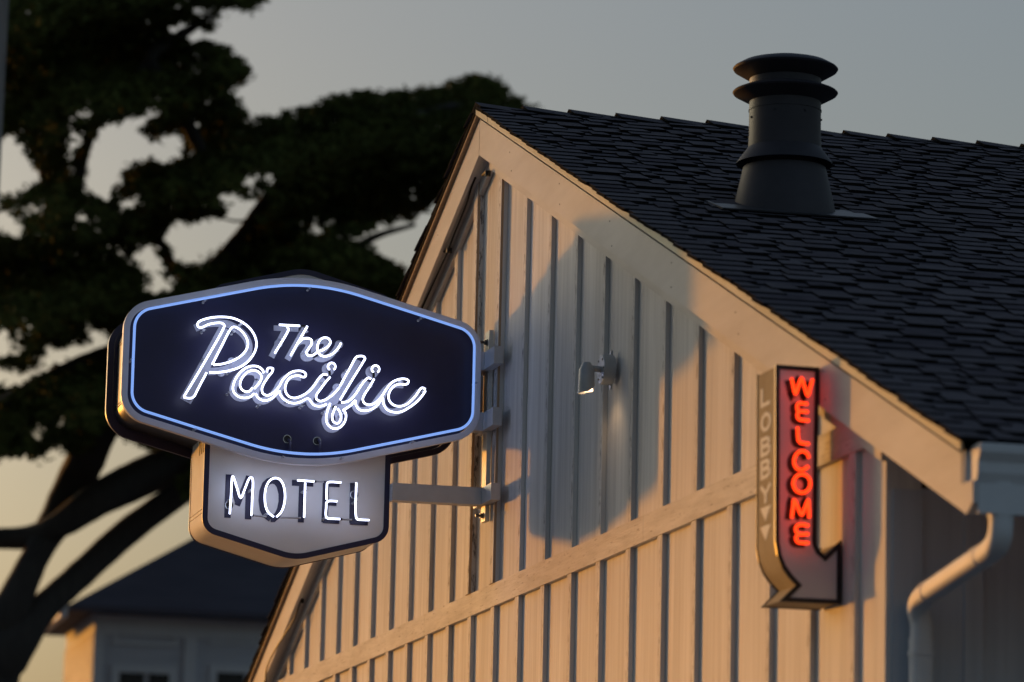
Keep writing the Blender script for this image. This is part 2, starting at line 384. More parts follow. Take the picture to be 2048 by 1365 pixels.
# roof deck + shingles
roof = MB()
roof.yprism([(XA, ZR-.035), (14.80, zf(14.80, ZR-.035)), (14.80, zf(14.80, ZR-.075)), (XA, ZR-.075)], -.100, YB+.3, 1)
roof.yprism([(XA, ZR-.035), (XA, ZR-.075), (-2.25, zf(-2.25, ZR-.075)), (-2.25, zf(-2.25, ZR-.035))], -.116, YB+.3, 1)
cs, sn = 1/math.hypot(1, MS), MS/math.hypot(1, MS)
def slope_pt(s, h, side=1):     # distance down the slope from the ridge, height above the deck
    return XA+side*(s*cs+h*sn), ZR-.035-s*sn+h*cs
SL = (14.84-XA)/cs; EXP = .143
nrow = int(SL/EXP)
def wedge(s0, s1, ya, yb, h, sl=(0, 0), side=1, h0=.0):
    """one shingle tab: front edge at s1 (down-slope) with height h, running back to s0"""
    pts = []
    for s, hh in ((s0, h0+.001), (s1, h)):
        for y, d in ((ya, sl[0]), (yb, sl[1])):
            dd = d if s == s0 else 0
            x, z = slope_pt(s, hh, side); pts.append((x, y+dd, z))
    x0, z0 = slope_pt(s1, h-(.012 if h > .018 else .009), side)
    pts += [(x0, ya, z0), (x0, yb, z0)]
    xs, zs = slope_pt(s0, -.004, side)
    pts += [(xs, ya+sl[0], zs), (xs, yb+sl[1], zs)]
    roof.add(pts, [(0, 1, 3, 2)], random.choice((0, 0, 2, 3)))
    roof.add(pts, [(2, 3, 5, 4), (0, 2, 4, 6), (1, 7, 5, 3)], 1)
YR = 4.6
for r in range(nrow+1):
    s1 = SL-r*EXP; s0 = max(.02, s1-EXP-.04)
    if s1 < .1: break
    y = -.125+random.uniform(-.012, .008)
    wedge(s0, s1+random.uniform(-.003, .003), y, YR, .011)
    # laminated teeth
    y2 = y
    first = True
    while y2 < YR:
        wd_ = random.choice((.10, .14, .18, .24, .30))*random.uniform(.85, 1.15); gp = random.choice((.05, .09, .13, .18, .22))*random.uniform(.8, 1.2)
        if not first: y2 += gp
        j = random.uniform(.010, .026)
        wedge(s0, s1+random.uniform(-.003, .003), y2, min(y2+wd_, YR), .0195, (j, -j) if not first else (0, -j), h0=.0105)
        y2 += wd_; first = False
for r in range(nrow+1):
    s1 = SL-r*EXP; s0 = max(.02, s1-EXP-.04)
    if s1 < .1: break
    wedge(s0, s1, -.125+random.uniform(-.012, .008), YB+.3, .018, side=-1)
    wedge(s0, s1, YR, YB+.3, .018)
ro = put(roof.build('roof', [M['shingle'], M['butt'], M['shingle_b'], M['shingle_c']]), house, 'charcoal laminated shingles')
# ridge caps
w = MB(); cy = -.113; CP = .2845; i = 0
while cy < YB:
    for s_ in (-1, 1):
        a = .15; y0, y1 = cy+random.uniform(-.004, .004), cy+CP+.05
        P = []
        for y, h in ((y0, .030), (y1, .004)):
            for s in (0, a):
                x, z = slope_pt(s, h, s_)
                if s == 0: x = XA; z = ZR-.035+h+.004
                P.append((x, y, z))
        for y, h in ((y0, .016), (y1, -.010)):
            for s in (0, a):
                x, z = slope_pt(s, h, s_)
                if s == 0: x = XA
                P.append((x, y, z))
        w.add(P, [(0, 1, 3, 2)], 0); w.add(P, [(0, 4, 5, 1), (1, 5, 7, 3)], 1)
    cy += CP
put(w.build('ridge_cap', [M['shingle'], M['butt']]), house)
# gutter
w = MB()
gp = [(14.766, -.335), (14.766, -.475), (14.85, -.475), (14.868, -.44), (14.868, -.40), (14.895, -.365), (14.895, -.335), (14.882, -.330), (14.882, -.345), (14.880, -.360), (14.855, -.398), (14.855, -.436), (14.842, -.463), (14.778, -.463), (14.778, -.335)]
w.yprism(gp, -.064, YB)
gt = put(w.build('gutter', M['gutter']), house)
w = MB(); w.yprism([(14.766, -.333), (14.766, -.476), (14.85, -.476), (14.869, -.44), (14.869, -.40), (14.896, -.365), (14.896, -.333)], -.068, -.065)
w.yprism([(14.765, -.333), (14.765, -.476), (14.772, -.476), (14.772, -.333)], -.0850, -.068)
put(w.build('end_cap', M['gutter']), gt)
# downspout
def rrect(hw, hh, r=.026): return fillet([(-hw, -hh), (hw, -hh), (hw, hh), (-hw, hh)], r, 4)
def sweep(mb, pts, sec, mi=0):
    """sweep a section lying mostly in XZ bends; section u along the in-plane normal, v along Y"""
    n = len(pts); V = []; m_ = len(sec)
    for i in range(n):
        d = np.array(pts[min(i+1, n-1)])-np.array(pts[max(i-1, 0)]); d /= np.linalg.norm(d)
        v = np.array([0, 1.0, 0]); v -= d*(v@d); v /= np.linalg.norm(v); u = np.cross(v, d)
        for a, b in sec: V.append(np.array(pts[i])+u*a+v*b)
    F = [(i*m_+k, i*m_+(k+1) % m_, (i+1)*m_+(k+1) % m_, (i+1)*m_+k) for i in range(n-1) for k in range(m_)]
    F += [tuple(range(m_-1, -1, -1)), tuple((n-1)*m_+k for k in range(m_))]
    mb.add(V, F, mi)
w = MB()
path = [(14.815, .045, -.47), (14.815, .045, -.615), (14.806, .045, -.660), (14.775, .046, -.690), (14.72, .049, -.706), (14.55, .058, -.722), (13.93, .088, -.778), (13.82, .093, -.790), (13.755, .097, -.806), (13.715, .099, -.838), (13.70, .118, -.885), (13.70, .118, -.97)]
sweep(w, smooth_line(path, 3), rrect(.038, .043))
sweep(w, [(13.70, .118, -.95), (13.70, .118, GZ+.15)], rrect(.041, .046))
dsp = put(w.build('downspout', M['gutter'], smooth=40), house)
w = MB(); sweep(w, [(13.70, .118, -1.02), (13.70, .118, -1.00)], rrect(.045, .050)); put(w.build('joint_band', M['gutter'], smooth=40), dsp)
for a, b in (((14.815, .045, -.585), (14.815, .045, -.598)), ((14.60, .0555, -.718), (14.575, .0565, -.7205)), ((13.90, .0895, -.7805), (13.88, .0905, -.7825)), ((13.70, .118, -.955), (13.70, .118, -.975))):
    w = MB(); sweep(w, [a, b], rrect(.0415, .0465)); put(w.build('joint_band', M['gutter'], smooth=40), dsp)
# roof vent
VX, VY = 9.40, .845; vz = ZR-MS*(VX-XA)
vent = bpy.data.objects.new('vent_pipe', None)
w = MB()
w.lathe([(.285, -.16), (.282, -.10), (.215, .20), (.187, .21), (.187, .50), (.190, .50), (.190, .508), (.187, .508), (.187, .74)], (VX, VY, vz-.02), seg=56)
vent = put(w.build('vent_pipe', M['vent'], smooth=35), house, 'charcoal metal flue pipe with rain caps')
for nm, prof in (('storm_collar', [(.188, .345), (.190, .285), (.248, .207), (.252, .198), (.250, .198), (.192, .27), (.188, .27)]),
                 ('rain_skirt', [(.188, .528), (.268, .572), (.274, .580), (.268, .586), (.225, .604), (.188, .614)]),
                 ('rain_cap', [(.188, .650), (.268, .698), (.274, .707), (.268, .714), (.225, .738), (.15, .758), (.07, .768), (.0005, .771)])):
    w = MB(); w.lathe(prof, (VX, VY, vz), seg=64)
    put(w.build(nm, M['vent'], smooth=24), vent)
w = MB()
def rp(x, y, h): return (x+h*sn, y, ZR-.035-(x-XA)*MS+h*cs+.0)
w.add([rp(9.02, .44, -.012), rp(9.02, 1.25, -.012), rp(9.72, 1.25, .034), rp(9.72, .42, .034), rp(9.02, .44, -.016), rp(9.02, 1.25, -.016), rp(9.72, 1.25, .026), rp(9.72, .42, .026)],
      [(0, 1, 2, 3), (3, 2, 6, 7), (0, 3, 7, 4), (1, 5, 6, 2), (0, 4, 5, 1)])
put(w.build('flashing', M['flash']), vent)
for a in range(7):
    t = a/7*6.28+.3; w = MB(); w.lathe([(.006, 0), (.006, .006)], (VX+.187*math.cos(t), VY+.187*math.sin(t), vz+.455-.02*(a % 2)), (math.cos(t), math.sin(t), 0), 8)
    put(w.build('rivet', M['vent']), vent)

# ------------------------------------------------------------------ big double-sided sign on its arms
XN = 6.55
sign = thing('hanging_neon_sign', 'large lit hexagonal navy neon sign hanging out from the gable wall', 'sign', (XN, -.05, .9))
CY, CZ = -1.140, 1.171
main = fillet([(CY-1.041, CZ-.316), (CY, CZ-.582), (CY+1.041, CZ-.316), (CY+1.041, CZ+.316), (CY, CZ+.582), (CY-1.041, CZ+.316)], [.17, 1.3, .17, .17, 1.3, .17], 14)
bodyo = inset(main, .055)
w = MB(); w.xprism(bodyo, XN-.655, XN-.045); cab = put(w.build('cabinet', M['signbody'], smooth=30), sign)
for (y0, z0), (y1, z1) in (((CY-1.041+.052, CZ-.19), (CY-1.041+.052, CZ-.175)), ((CY-1.041+.052, CZ+.175), (CY-1.041+.052, CZ+.19))):
    for z in (z0, z1):
        w = MB(); w.box((XN-.645, y0, z-.002), (XN-.05, y0+.006, z+.002)); put(w.build('seam', M['hole']), cab)
w = MB(); w.ring(main, inset(main, .036), XN-.050, XN); put(w.build('front_rim', M['rim'], smooth=30), sign, 'light grey rim')
w = MB(); w.ring(main, inset(main, .036), XN-.682, XN-.650); put(w.build('back_rim', M['navy'], smooth=30), sign, 'navy far rim')
w = MB(); w.xprism(inset(main, .038), XN-.046, XN-.038); put(w.build('face_panel', M['navy'], smooth=30), sign)
w = MB(); w.xprism(inset(main, .038), XN-.674, XN-.660); put(w.build('face_panel', M['navy'], smooth=30), sign)
# lower and upper tab cabinet
TY = -1.139; tz0, tz1 = .089, 1.790; XM = 6.46
tab = fillet([(TY-.541, tz0+.146), (TY, tz0), (TY+.541, tz0+.146), (TY+.541, tz1-.146), (TY, tz1), (TY-.541, tz1-.146)], [.10, .30, .10, .10, .30, .10], 8)
w = MB(); w.xprism(inset(tab, .004), XM-.485, XM-.010); tcab = put(w.build('tab_cabinet', M['tabbody'], smooth=30), sign, 'white lower cabinet')
w = MB(); w.ring(tab, inset(tab, .031), XM-.008, XM+.002); put(w.build('tab_border', M['navy'], smooth=30), sign)
w = MB(); w.xprism(inset(tab, .029), XM-.009, XM-.002); put(w.build('tab_face', M['tabface'], smooth=30), sign, 'white face behind the word MOTEL')
w = MB(); w.ring(tab, inset(tab, .042), XM-.495, XM-.487); put(w.build('tab_border', M['navy'], smooth=30), sign)
for z in (.340, .362):
    w = MB(); w.box((XM-.475, TY-.5385, z-.002), (XM-.02, TY-.535, z+.002)); put(w.build('seam', M['hole']), tcab)
for i in range(3):
    x = XM-.22+i*.07
    w = MB(); w.prism(fillet([(x, .69), (x+.034, .69), (x+.034, .80), (x, .80)], .016, 4), lambda p: (p[0], TY-.5395, p[1]), lambda p: (p[0], TY-.530, p[1]))
    put(w.build('vent_slot', M['hole']), tcab)
# border tube
bt = inset(main, .054); XT = XN+.055
bp = [(XT, *p) for p in bt]
# gap of the tube at the bottom middle
L_ = [np.array(p) for p in bp]; n = len(L_)
start = min(range(n), key=lambda i: abs(L_[i][1]-CY)+(0 if L_[i][2] < CZ else 9))
seq = L_[start:]+L_[:start]+[L_[start]+np.array([0, -.018, 0])*np.sign(L_[start+1][1]-L_[start][1])*-1]
seq = smooth_line(seq, 2, closed=False)
w = MB(); w.tube([p for p in seq], .0078, 8)
btube = put(w.build('border_tube', M['neonblue'], smooth=60), sign, 'blue neon border tube')

def c1(x, y): return (340+x/3.7926, 600+y/3.7926)
def c2(x, y): return (360+x/4.452, 860+y/4.452)
def yz(pts, X, cf): return [tuple(onX(*cf(*p), X)[1:]) for p in pts]
XTUBE, XPAN = XN+.075, XN-.038
PAC = [
 [(105,735),(205,570),(290,425),(402,225),(412,195),(395,178),(350,176),(290,188),(240,210),(218,207),(208,188),(222,165),(300,138),(390,130),(470,138),(545,168),(610,222),(645,280),(656,335),(645,390),(610,447),(560,493),(500,523),(430,542),(370,550),(300,551)],
 [(105,742),(160,746),(184,730),(205,690),(278,552)],
 [(320,490),(390,355),(462,220),(482,206),(510,213),(550,245),(580,290),(591,330),(583,370),(555,410),(510,445),(450,472),(390,488),(330,494)],
 [(712,555),(700,530),(670,508),(630,502),(590,510),(550,535),(510,580),(485,630),(477,675),(490,710),(525,737),(570,745),(610,735),(640,712)],
 [(625,668),(608,690),(580,698),(550,685),(532,655),(535,620),(560,575),(590,548),(625,537),(660,542),(685,560),(693,582),(688,612),(665,645),(640,674)],
 [(735,548),(741,522),(760,517),(780,522),(776,545),(745,585),(710,640),(697,680),(705,710),(735,725),(770,715),(805,685),(830,655),(850,615),(880,580),(920,550),(970,539),(1010,545),(1030,563),(1024,584),(1005,586),(985,578),(950,577),(910,592),(885,625),(873,670),(880,705),(905,735),(940,745),(985,735),(1040,705),(1090,655),(1120,610),(1150,574),(1168,566),(1195,570)],
 [(650,710),(665,740),(700,762),(740,762),(780,742),(820,700)],
 [(830,690),(835,715),(860,750),(900,777),(945,785),(990,775),(1042,750),(1058,756),(1070,775),(1095,800),(1130,808),(1165,802),(1188,790)],
 [(1215,585),(1180,625),(1140,680),(1112,720),(1110,750),(1135,768),(1170,762),(1215,735),(1250,705),(1285,665)],
 [(1290,655),(1330,580),(1375,500),(1408,440),(1425,429),(1468,430),(1479,445),(1465,472),(1380,610),(1290,760)],
 [(1215,785),(1190,860),(1185,910),(1200,950),(1240,977),(1285,970),(1320,935),(1335,890),(1330,855),(1316,838),(1335,824),(1370,802),(1405,762)],
 [(1258,808),(1240,850),(1230,890),(1240,925),(1270,937),(1292,915),(1297,880),(1285,845),(1270,824)],
 [(1300,780),(1350,770),(1400,725),(1450,650),(1485,605),(1505,592),(1525,600)],
 [(1548,600),(1520,650),(1475,720),(1462,755),(1475,785),(1510,797),(1550,785),(1600,740),(1640,680),(1680,630),(1730,605),(1780,600),(1808,613),(1803,635),(1785,642),(1740,640),(1700,655),(1670,690),(1657,735),(1670,775),(1700,800),(1740,808),(1790,795),(1840,755),(1875,712),(1900,675),(1915,668),(1938,678)],
 [(1405,762),(1412,800),(1440,835),(1485,842),(1540,825),(1580,790),(1612,745),(1620,790),(1650,835),(1700,853),(1750,850),(1810,820),(1870,775),(1915,725),(1938,690)],
]
def ringpts(cx, cy, r, a0, a1, k=14): return [(cx+r*math.cos(R_(a0+(a1-a0)*i/k)), cy+r*math.sin(R_(a0+(a1-a0)*i/k))) for i in range(k+1)]
PAC += [ringpts(1226, 507, 28, 120, 415), ringpts(1559, 527, 28, 120, 415)]
THE = [
 [(828,190),(985,198)],
 [(890,207),(898,225),(872,280),(835,340),(795,405)],
 [(1042,200),(985,300),(915,425)],
 [(975,325),(1005,298),(1045,292),(1072,305),(1075,332),(1050,372),(1035,400),(1050,423),(1085,420),(1120,395),(1165,378),(1200,352),(1217,322),(1203,295),(1170,288),(1140,303),(1120,345),(1120,388),(1145,422),(1190,428),(1240,405),(1280,360),(1297,328)],
]
def tubes(lines, X, cf, r, name, m_, label, k=5):
    w = MB()
    for ln in lines:
        p = yz(ln, X, cf); p = smooth_line(p, k) if len(p) > 2 else [np.array(q) for q in p]
        w.tube([(X, *q) for q in p], r, 8)
    return put(w.build(name, m_, smooth=60), sign, label)
tubes(THE, XTUBE, c1, .0060, 'neon_lettering', M['neon'], 'small upper word in single white neon tube')
tubes(PAC, XTUBE, c1, .0057, 'neon_lettering', M['neon'], 'large script word in double line white neon tube')
# painted letters on the face behind the tubes
PP = [
 ([(443,190),(140,748)], 92), ([(212,192),(300,158),(390,153),(470,163),(545,205),(600,262),(624,330),(605,405),(550,455),(480,492),(400,515),(310,522)], 56),
 ([(700,585),(678,535),(630,520),(580,532),(535,575),(508,630),(504,680),(532,715),(580,722),(625,700),(670,650),(700,585)], 56),
 ([(765,525),(700,620),(672,685),(690,738),(740,745),(790,715),(830,672),(858,620),(900,577),(950,558),(1022,566)], 56),
 ([(905,575),(868,625),(850,680),(870,730),(920,765),(980,758),(1050,725),(1110,665),(1160,600),(1195,575)], 56),
 ([(1195,575),(1125,665),(1085,735),(1100,778),(1140,788),(1200,765),(1260,710),(1300,650)], 56),
 ([(1452,432),(1290,720),(1225,840),(1205,900),(1230,952),(1275,957),(1312,905),(1303,850),(1285,805),(1345,795),(1395,745),(1450,665),(1510,598)], 58),
 ([(1530,598),(1455,715),(1432,775),(1455,815),(1505,822),(1570,785),(1625,715),(1680,650),(1730,622),(1800,622)], 56),
 ([(1690,645),(1645,690),(1632,750),(1650,802),(1700,832),(1760,824),(1830,780),(1890,715),(1925,675)], 56),
 (ringpts(1226,507,20,0,359), 56), (ringpts(1559,527,20,0,359), 56),
 ([(812,190),(1000,200)], 40), ([(902,200),(795,412)], 46), ([(1050,190),(915,432)], 46),
 (THE[3], 44)]
w = MB(); e = 0
for pts, wd_ in PP:
    q = yz(pts, XTUBE, c1); q = smooth_line(q, 4) if len(q) > 2 else q
    w.ribbon(q, wd_/3.7926/352, XPAN, XPAN+.002+e*.0004); e += 1
put(w.build('painted_lettering', M['lettering']), sign, 'grey painted script behind the tubes')
# MOTEL
XMT = XM+.100
MOT = [[(443,750),(455,580),(468,412),(480,432),(508,520),(541,608),(580,520),(618,432),(636,424),(648,445),(643,600),(637,765)],
 [(835,775),(792,742),(765,690),(755,610),(762,530),(785,470),(815,440),(850,430),(885,440),(915,480),(933,550),(934,620),(920,690),(895,742),(860,775)],
 [(1045,450),(1195,460)], [(1115,472),(1105,780)],
 [(1435,470),(1335,465),(1312,472),(1308,500),(1305,622)], [(1400,637),(1325,635),(1306,645),(1302,690),(1299,765),(1312,787),(1345,791),(1425,795)],
 [(1570,470),(1567,775),(1580,797),(1610,801),(1685,805)]]
for ch, ii in (('M', [0]), ('O', [1]), ('T', [2, 3]), ('E', [4, 5]), ('L', [6])):
    tubes([MOT[i] for i in ii], XMT, c2, .0056, 'neon_letter', M['neon'], 'white neon letter '+ch, 4)
w = MB(); e = 0
for pts, wd_ in (([(462,378),(448,765)], 58), ([(468,392),(545,640)], 50), ([(535,655),(640,395)], 50), ([(644,392),(632,778)], 58), (MOT[1]+[(835,775)], 58), ([(1025,452),(1215,462)], 52), ([(1116,462),(1104,806)], 54), ([(1330,455),(1316,806)], 56), ([(1310,462),(1450,468)], 50), ([(1310,633),(1422,638)], 44), ([(1300,788),(1447,796)], 50), ([(1572,455),(1565,812)], 56), ([(1545,800),(1702,808)], 54)):
    q = yz(pts, XMT, c2)
    w.ribbon(q, wd_/4.452/352, XM-.003, XM+.0005+e*.0004); e += 1
put(w.build('painted_lettering', M['navy']), sign, 'navy painted letters behind MOTEL tubes')
# unlit grey link tubes and blacked-out joints
def seg_part(a, b, cf, X, r, m_, name):
    w = MB(); w.tube([(X, *p) for p in yz([a, b], X, cf)], r, 8); return put(w.build(name, m_, smooth=60), sign)
for a, b in (((650,762),(770,775)), ((890,782),(1075,785)), ((1205,462),(1280,465)), ((1445,798),(1530,801))):
    seg_part(a, b, c2, XMT-.02, .0052, M['greytube'], 'link_tube')
for a, b, cf, X in (((1208,535),(1212,572),c1,XTUBE), ((1545,552),(1543,592),c1,XTUBE), ((992,199),(1030,200),c1,XTUBE), ((1200,461),(1212,462),c2,XMT), ((1428,795),(1444,797),c2,XMT), ((642,762),(655,764),c2,XMT)):
    seg_part(a, b, cf, X, .0074, M['dead'], 'blacked_out_tube')
# electrode housings and grommets
for (x, y), cf, X in (((888,1057),c1,XPAN), ((1115,1072),c1,XPAN), ((437,672),c2,XM), ((1550,580),c2,XM)):
    p = onX(*cf(x, y), X+.002)
    w = MB(); w.lathe([(.0215, 0), (.0245, .004), (.0245, .007), (.020, .007), (.019, 0)], (X, p[1], p[2]), (1, 0, 0), 24); gg = put(w.build('grommet', M['grommet'], smooth=40), sign)
    w = MB(); w.lathe([(.0195, 0), (.0195, .0035)], (X+.001, p[1], p[2]), (1, 0, 0), 24); put(w.build('hole', M['hole']), gg)
for x in (895, 1122):
    p = onX(*c1(x, 1062), XPAN); q = onX(*c1(x+2, 1165), XPAN)
    w = MB(); w.tube([(XPAN+.004, p[1]+.002, p[2]), (XPAN+.045, p[1]+.006, p[2]-.02), (XPAN+.05, q[1], q[2]+.03), (XPAN+.06, q[1], q[2])], .0075, 8); put(w.build('electrode_sleeve', M['navy'], smooth=60), sign)
for x, y in ((465,470),(385,555),(820,335),(1325,580),(1262,668),(1280,340)):
    p = onX(*c1(x, y), XPAN); w = MB(); w.lathe([(.023, 0), (.0235, .012), (.018, .015), (.011, .015), (.010, .010), (.001, .010)], (XPAN, p[1], p[2]), (1, 0, 0), 24)
    put(w.build('electrode_cap', M['lettering'], smooth=40), sign)
# tube supports: little glass posts with a wire
sup = [(p, c1, XPAN, XTUBE) for p in ((260,215),(545,165),(530,180),(490,225),(262,432),(285,425),(510,425),(455,530),(172,725),(455,685),(735,590),(685,780),(925,535),(900,745),(1008,790),(1175,600),(1345,520),(1180,830),(1525,640),(1575,795),(1745,600),(1925,680),(855,275),(1040,225),(1030,375),(1275,372),(1310,850),(935,1)) if p[1] > 5]
sup += [(p, c2, XM, XMT) for p in ((455,600),(640,520),(780,730),(1115,525),(1565,625),(1300,765))]
sup += [(((x-340)*3.7926, (y-600)*3.7926), c1, XPAN, XT) for x, y in ((411,597),(621,572),(843,633),(953,762),(827,880),(684,913),(567,910),(392,854),(264,715))]
smesh = None
for p, cf, Xa, Xb in sup:
    q = onX(*cf(*p), Xb)
    if smesh is None:
        w = MB(); w.lathe([(.0085, 0), (.0085, .006), (.0042, .010), (.0042, .062), (.0075, .066), (.0075, .070)], (0, 0, 0), (1, 0, 0), 10)
        w.tube([(.066, -.012, .0), (.082, -.011, .0), (.092, 0, 0), (.082, .011, 0), (.066, .012, 0)], .0013, 5)
        o = w.build('tube_support', M['glass'], smooth=40); smesh = o.data
    else:
        o = bpy.data.objects.new('tube_support', smesh); COL.objects.link(o)
    o.parent = sign; o.location = Vector((Xa, q[1], q[2]-.010))-sign.location; o.scale = ((Xb-Xa)/.082, 1, 1)
# arms, cross tubes, mounting plate, bolts
def rbox(mb, a, b, r=.006):
    mb.box(a, b)
for zt, zb, yo in ((1.347, 1.242, CY+1.0055), (.992, .885, CY+1.0055), (.555, .455, TY+.539)):
    w = MB(); w.box((6.448, yo, zb), (6.546, -.0765, zt)); arm = put(w.build('support_arm', M['steel']), sign)
    w = MB(); w.box((6.33, -.0760, zb+.002), (6.785, -.0235, zt-.002)); put(w.build('cross_tube', M['steel']), arm)
for xa in (6.424,):
    w = MB(); w.box((xa, -.050, .365), (xa+.108, -.0235, 1.48)); put(w.build('mounting_plate', M['galv']), sign)
for z in (.40, 1.415):
    w = MB(); w.lathe([(.022, 0), (.022, .004), (.016, .004), (.016, .018), (.009, .018), (.009, .045)], (6.478, -.050, z), (0, -1, 0), 6); put(w.build('bolt', M['bolt']), sign)

# ------------------------------------------------------------------ arrow sign
XW = 12.97; TH = .27
arrow = thing('arrow_sign', 'tall narrow arrow shaped sign with red neon WELCOME by the corner', 'sign', (XW, 0, -.3))
def c5(x, y): return (1480+x/2.528, 700+y/2.528)
def c8(x, y): return (1480+x/6.8267, 700+y/6.8267)
ao = [(178,75),(400,90),(385,955),(388,985),(402,1015),(430,1040),(512,960),(510,1288),(197,1273),(282,1190),(245,1150),(210,1100),(187,1040),(176,970)]
aout = yz(ao, XW, c5)
w = MB(); w.xprism(inset(aout, .006), XW-TH, XW-.004); acab = put(w.build('cabinet', M['arrowside'], smooth=28), arrow)
w = MB(); w.ring(aout, inset(aout, .019), XW-.008, XW+.004); put(w.build('border', M['black']), arrow)
w = MB(); w.xprism(inset(aout, .012), XW-.006, XW-.001); put(w.build('face_panel', M['arrowface']), arrow)
w = MB(); w.xprism(inset(aout, .001), XW-TH-.004, XW-TH); put(w.build('back_panel', M['black']), arrow)
WEL = [[c8(*p) for p in q] for q in (
 [(703,385),(725,480),(757,605),(800,490),(842,385),(880,500),(925,628),(960,520),(992,400)],
 [(925,742),(870,732),(815,730),(785,750),(782,800),(795,835),(850,842),(930,848)],
 [(795,850),(785,890),(790,930),(820,955),(880,962),(945,970)],
 [(787,1055),(790,1150),(800,1235),(825,1268),(880,1278),(945,1285)])]
WEL += [[c5(*p) for p in q] for q in (
 [(350,548),(338,522),(312,512),(288,525),(275,552),(275,578),(290,602),(318,606),(346,590)],
 [(313+43*math.cos(a), 676+47*math.sin(a)) for a in [i*math.pi/8 for i in range(17)]],
 [(262,850),(268,800),(274,758),(292,795),(312,835),(330,795),(345,758),(348,800),(350,850)],
 [(348,890),(310,884),(286,892),(283,915),(296,930),(348,932)], [(296,933),(283,950),(290,970),(310,976),(348,977)])]
XWT = XW+.06
ident = lambda x, y: (x, y)
for ch, ii in (('W', [0]), ('E', [1, 2]), ('L', [3]), ('C', [4]), ('O', [5]), ('M', [6]), ('E', [7, 8])):
    w = MB()
    for q in [yz(WEL[k], XWT, ident) for k in ii]: w.tube([(XWT, *z) for z in smooth_line(q, 4)], .0070, 8)
    put(w.build('neon_letter', M['neonred'], smooth=60), arrow, 'red neon letter '+ch)
w = MB(); e = 0
for ln in WEL:
    q = yz(ln, XWT, ident); w.ribbon(smooth_line(q, 3), .026, XW-.001, XW+.0005+e*.0004); e += 1
put(w.build('painted_lettering', M['black']), arrow)
for x, y in ((278,235),(300,300),(290,420),(285,560),(330,720),(275,800),(300,950)):
    q = yz([(x, y)], XW, c5)[0]
    w = MB(); w.lathe([(.008, 0), (.004, .006), (.004, .055)], (XW, *q), (1, 0, 0), 8); put(w.build('tube_support', M['glass']), arrow)
# LOBBY on the narrow side that faces the street
YS = min(p[0] for p in aout)
YS = np.mean([aout[0][0], aout[-1][0]])+.006
xc = XW-TH/2-.015
def side_at(z):    # the side leans very slightly; follow it
    (ya, za), (yb, zb) = aout[0], aout[-1]; return ya+(yb-ya)*(z-za)/(zb-za)+.006
w = MB()
LET = {'L': [[(0,1),(0,0),(.62,0)]], 'O': [[(.35+.35*math.cos(a), .5+.5*math.sin(a)) for a in [i*math.pi/8 for i in range(17)]]],
 'B': [[(0,1),(0,0)], [(0,1),(.4,1),(.6,.9),(.62,.75),(.5,.57),(0,.52)], [(0,.52),(.5,.5),(.68,.36),(.66,.14),(.45,0),(0,0)]], 'Y': [[(0,1),(.35,.5)], [(.7,1),(.35,.5)], [(.35,.52),(.35,0)]]}
zt_ = onY(1529, 776, YS)[2]
zs = [onY(1528, y, YS)[2] for y in (811, 862, 910, 955, 1005)]
for ch, zb_ in zip('LOBBY', zs):
    hh = .066; ww = .10
    for st in LET[ch]:
        p3 = [(xc-.035+a*ww, zb_+b*hh) for a, b in st]
        for (xa, za), (xb, zb2) in zip(p3[:-1], p3[1:]):
            d = np.array([xb-xa, zb2-za]); d /= np.linalg.norm(d); nn = np.array([-d[1], d[0]])*.0085; d2 = d*.006
            quad = [(xa-d2[0]+nn[0], za-d2[1]+nn[1]), (xa-d2[0]-nn[0], za-d2[1]-nn[1]), (xb+d2[0]-nn[0], zb2+d2[1]-nn[1]), (xb+d2[0]+nn[0], zb2+d2[1]+nn[1])]
            e2 = random.uniform(.0010, .0022)
            quad = [(xc+(a-xc)*1.7, b) for a, b in quad]
            w.prism(quad, lambda p: (p[0], side_at(p[1])-e2, p[1]), lambda p: (p[0], side_at(p[1])+.001, p[1]))
for y in (1015, 1053):
    z = onY(1528, y, YS)[2]; q = [(xc-.075, z), (xc+.075, z), (xc, z-.062)]
    w.prism(q, lambda p: (p[0], side_at(p[1])-.0015, p[1]), lambda p: (p[0], side_at(p[1])+.001, p[1]))
put(w.build('side_lettering', M['cream']), arrow, 'cream letters LOBBY with two down arrows')
w = MB(); w.box((XW-TH*.62, max(p[0] for p in aout)-.01, -.70), (XW-TH*.38, .024, -.62)); put(w.build('wall_bracket', M['black']), arrow)

# ------------------------------------------------------------------ wall lamp
LX, LZ = 9.18, .835
lamp = thing('wall_spotlight', 'small grey spotlight lit warm on the upper wall', 'wall lamp', (LX, 0, LZ))
w = MB(); w.lathe([(.078, 0), (.078, .058), (.074, .062), (.001, .062)], (LX, .0, LZ), (0, -1, 0), 36); box = put(w.build('junction_box', M['lampmetal'], smooth=35), lamp)
for a in (50, 130, 230, 310, 0):
    w = MB(); w.lathe([(.005, 0), (.005, .003)], (LX+.062*math.cos(R_(a)), -.062, LZ+.062*math.sin(R_(a))), (0, -1, 0), 8); put(w.build('screw', M['hole']), box)
for z in (.088, -.088):
    w = MB(); w.box((LX-.012, -.012, LZ+z-.012), (LX+.012, -.0, LZ+z+.012)); put(w.build('lug', M['lampmetal']), box)
w = MB(); w.tube([(LX, -.060, LZ), (LX, -.125, LZ+.004)], .016, 16); w.lathe([(.026, -.016), (.026, .016)], (LX, -.135, LZ+.003), (1, 0, 0), 20); put(w.build('swivel_arm', M['lampmetal'], smooth=40), lamp)
AX = np.array([0.03, -.01, -1.0]); AX /= np.linalg.norm(AX)
O = np.array([LX+.005, -.137, LZ+.022])
w = MB()
seg = 28; prof = [(.020, -.008), (.036, .022), (.040, .030), (.043, .10)]
